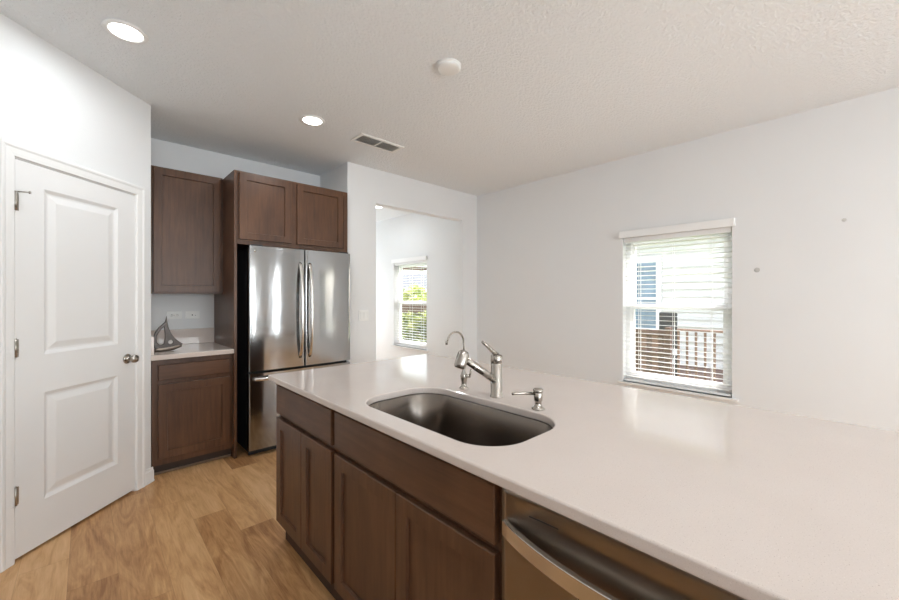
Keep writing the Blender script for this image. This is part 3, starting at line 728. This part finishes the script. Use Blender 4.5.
w = MB().box(-.07, -.03, wy0-.12, wy0, wz0-.1, wz1+.14).box(-.07, -.03, wy1, wy1+.12, wz0-.1, wz1+.14).box(-.07, -.03, wy0, wy1, wz1, wz1+.14).box(-.07, -.03, wy0, wy1, wz0-.1, wz0).box(-.065, -.03, wy0, wy1, 1.28-GZ, 1.34-GZ).build('window_trim', 'outdoor_white', nh)
box('pane', 'house_glass', w, -.055, -.046, wy0, wy1, wz0, wz1)
# deck with railing
DKZ = -.30
tag(MB().box(7.42, 10.44, .2, 3.4, GZ, DKZ).build('deck', 'deck_brown'), 'low brown wooden deck in front of the white house', 'deck')
rl = thing('deck_railing', 'brown wooden deck railing with square balusters outside the kitchen window', 'railing', (7.5, 1.85, DKZ))
z0 = DKZ
box('top_rail', 'deck_brown', rl, -.045, .045, -1.6, .30, .755-z0, .795-z0)
box('bottom_rail', 'deck_brown', rl, -.03, .03, -1.6, .30, -.12-z0, -.05-z0)
y = 2.135-1.85
while y > -1.55:
    box('baluster', 'deck_brown', rl, -.016, .016, y-.016, y+.016, -.05-z0, .755-z0); y -= .1325
box('post', 'deck_brown', rl, -.045, .045, -1.6, -1.51, 0, .80-z0)
gt = thing('deck_gate', 'dense brown slatted deck gate below the neighbouring window', 'gate', (7.55, 2.60, DKZ))
for k in range(6): box('board', 'deck_brown_dark' if k % 2 else 'deck_brown', gt, .05, .075, -.30+k*.102, -.30+k*.102+.094, .14, 1.04)
for k in range(3): box('crossbar', 'deck_brown_dark', gt, .02, .05, -.30, .31, .22+k*.36, .30+k*.36)
box('post', 'deck_brown_dark', gt, .0, .10, -.30-.02, -.30+.07, .0, 1.10)
gr = thing('patio_chair', 'black patio chair back rising behind the deck gate', 'chair', (8.4, 2.70, DKZ))
box('backrest', 'grill_black', gr, .22, .26, -.22, .12, .6, 1.33, bevel=.02)
box('seat', 'grill_black', gr, -.22, .24, -.24, .14, .42, .47, bevel=.015)
for a, b in ((-.2, -.22), (-.2, .10), (.2, -.22), (.2, .10)): box('leg', 'grill_black', gr, a, a+.03, b, b+.03, 0, .42)
# trees, hedge and house seen from the adjoining room
def foliage(name, blobs, mat, parent, nleaf, size):
    m = MB()
    for (bx, by, bz, br) in blobs:
        for k in range(nleaf):
            v = Vector((random.gauss(0, 1), random.gauss(0, 1), random.gauss(0, 1))).normalized()*br*random.uniform(.55, 1)
            c = Vector((bx, by, bz))+v
            a = Vector((random.uniform(-1, 1), random.uniform(-1, 1), random.uniform(-1, 1))).normalized(); b = a.orthogonal().normalized()
            s = size*random.uniform(.6, 1.3)
            m.quad(c-a*s, c-b*s*.55, c+a*s, c+b*s*.55)
    return m.build(name, mat, parent)
def tree(x, y, h, label, mat, r_=1.6):
    t = thing('garden_tree', label, 'tree', (x, y, GZ), random.random()*6, 'garden trees')
    MB().tube([(0, 0, 0), (.05, .02, h*.3), (0, .08, h*.65)], [.16, .12, .07], 10).build('trunk', 'bark', t)
    blobs = [(random.uniform(-.6, .6)*r_, random.uniform(-.6, .6)*r_, h*random.uniform(.5, .85), r_*random.uniform(.55, .8)) for _ in range(7)]+[(0, 0, h*.72, r_)]
    foliage('foliage', blobs, mat, t, 330, .14)
tree(14.2, 18.2, 2.35, 'pale yellow-green tree in the middle of the distant window', 'leaf_yellow', .85)
tree(19.5, 22.2, 2.6, 'pale yellow-green tree beside the roof in the distant window', 'leaf_yellow', .9)
tree(12.2, 22.5, 2.3, 'mid-green tree at the edge of the distant window', 'leaf_green', .85)
hd_ = thing('garden_hedge', 'low dark green and yellow hedge outside the distant window', 'hedge', (9.0, 11.2, GZ), math.radians(-45))
foliage('foliage', [(q*.55-2.2, 0, .55, .5) for q in range(9)]+[(q*.55-2.0, .1, .85, .42) for q in range(8)], 'hedge_leaf', hd_, 420, .07)
dh = thing('distant_house', 'tan house with grey roof far behind the garden trees', 'house', (27, 34.5, GZ), math.radians(-48))
box('wall', 'tan_stucco', dh, -7, 7, 0, 6, 0, 2.5)
m = MB(); m.quad((-7.6, -.6, 2.4), (7.6, -.6, 2.4), (5.0, 3, 4.6), (-5.0, 3, 4.6)); m.quad((7.6, -.6, 2.4), (7.6, 6.6, 2.4), (5.0, 3, 4.6)); m.quad((7.6, 6.6, 2.4), (-7.6, 6.6, 2.4), (-5.0, 3, 4.6), (5.0, 3, 4.6)); m.quad((-7.6, 6.6, 2.4), (-7.6, -.6, 2.4), (-5.0, 3, 4.6))
m.build('roof', 'roof_shingle', dh)
for a in (-4, -1, 2.5): box('window', 'house_glass', dh, a, a+1.1, -.03, .0, .9, 2.1)
fp = thing('garden_fence', 'brown board fence crossing below the distant trees', 'fence', (11.3, 14.3, GZ), math.radians(-45))
box('boards', 'deck_brown', fp, -3, 3, 0, .03, .05, 1.5)
for a in (-3, -1, 1, 2.9): box('post', 'deck_brown_dark', fp, a, a+.1, .03, .13, 0, 1.6)
pg = thing('porch_beam', 'brown porch beam on posts crossing the top of the distant window', 'porch', (12.6, 15.6, GZ), math.radians(-45))
box('beam', 'deck_brown', pg, -1.1, 3.5, -.06, .06, 3.18, 3.36)
for a in (-1.05, 3.4): box('post', 'deck_brown', pg, a, a+.1, -.05, .05, 0, 3.18)
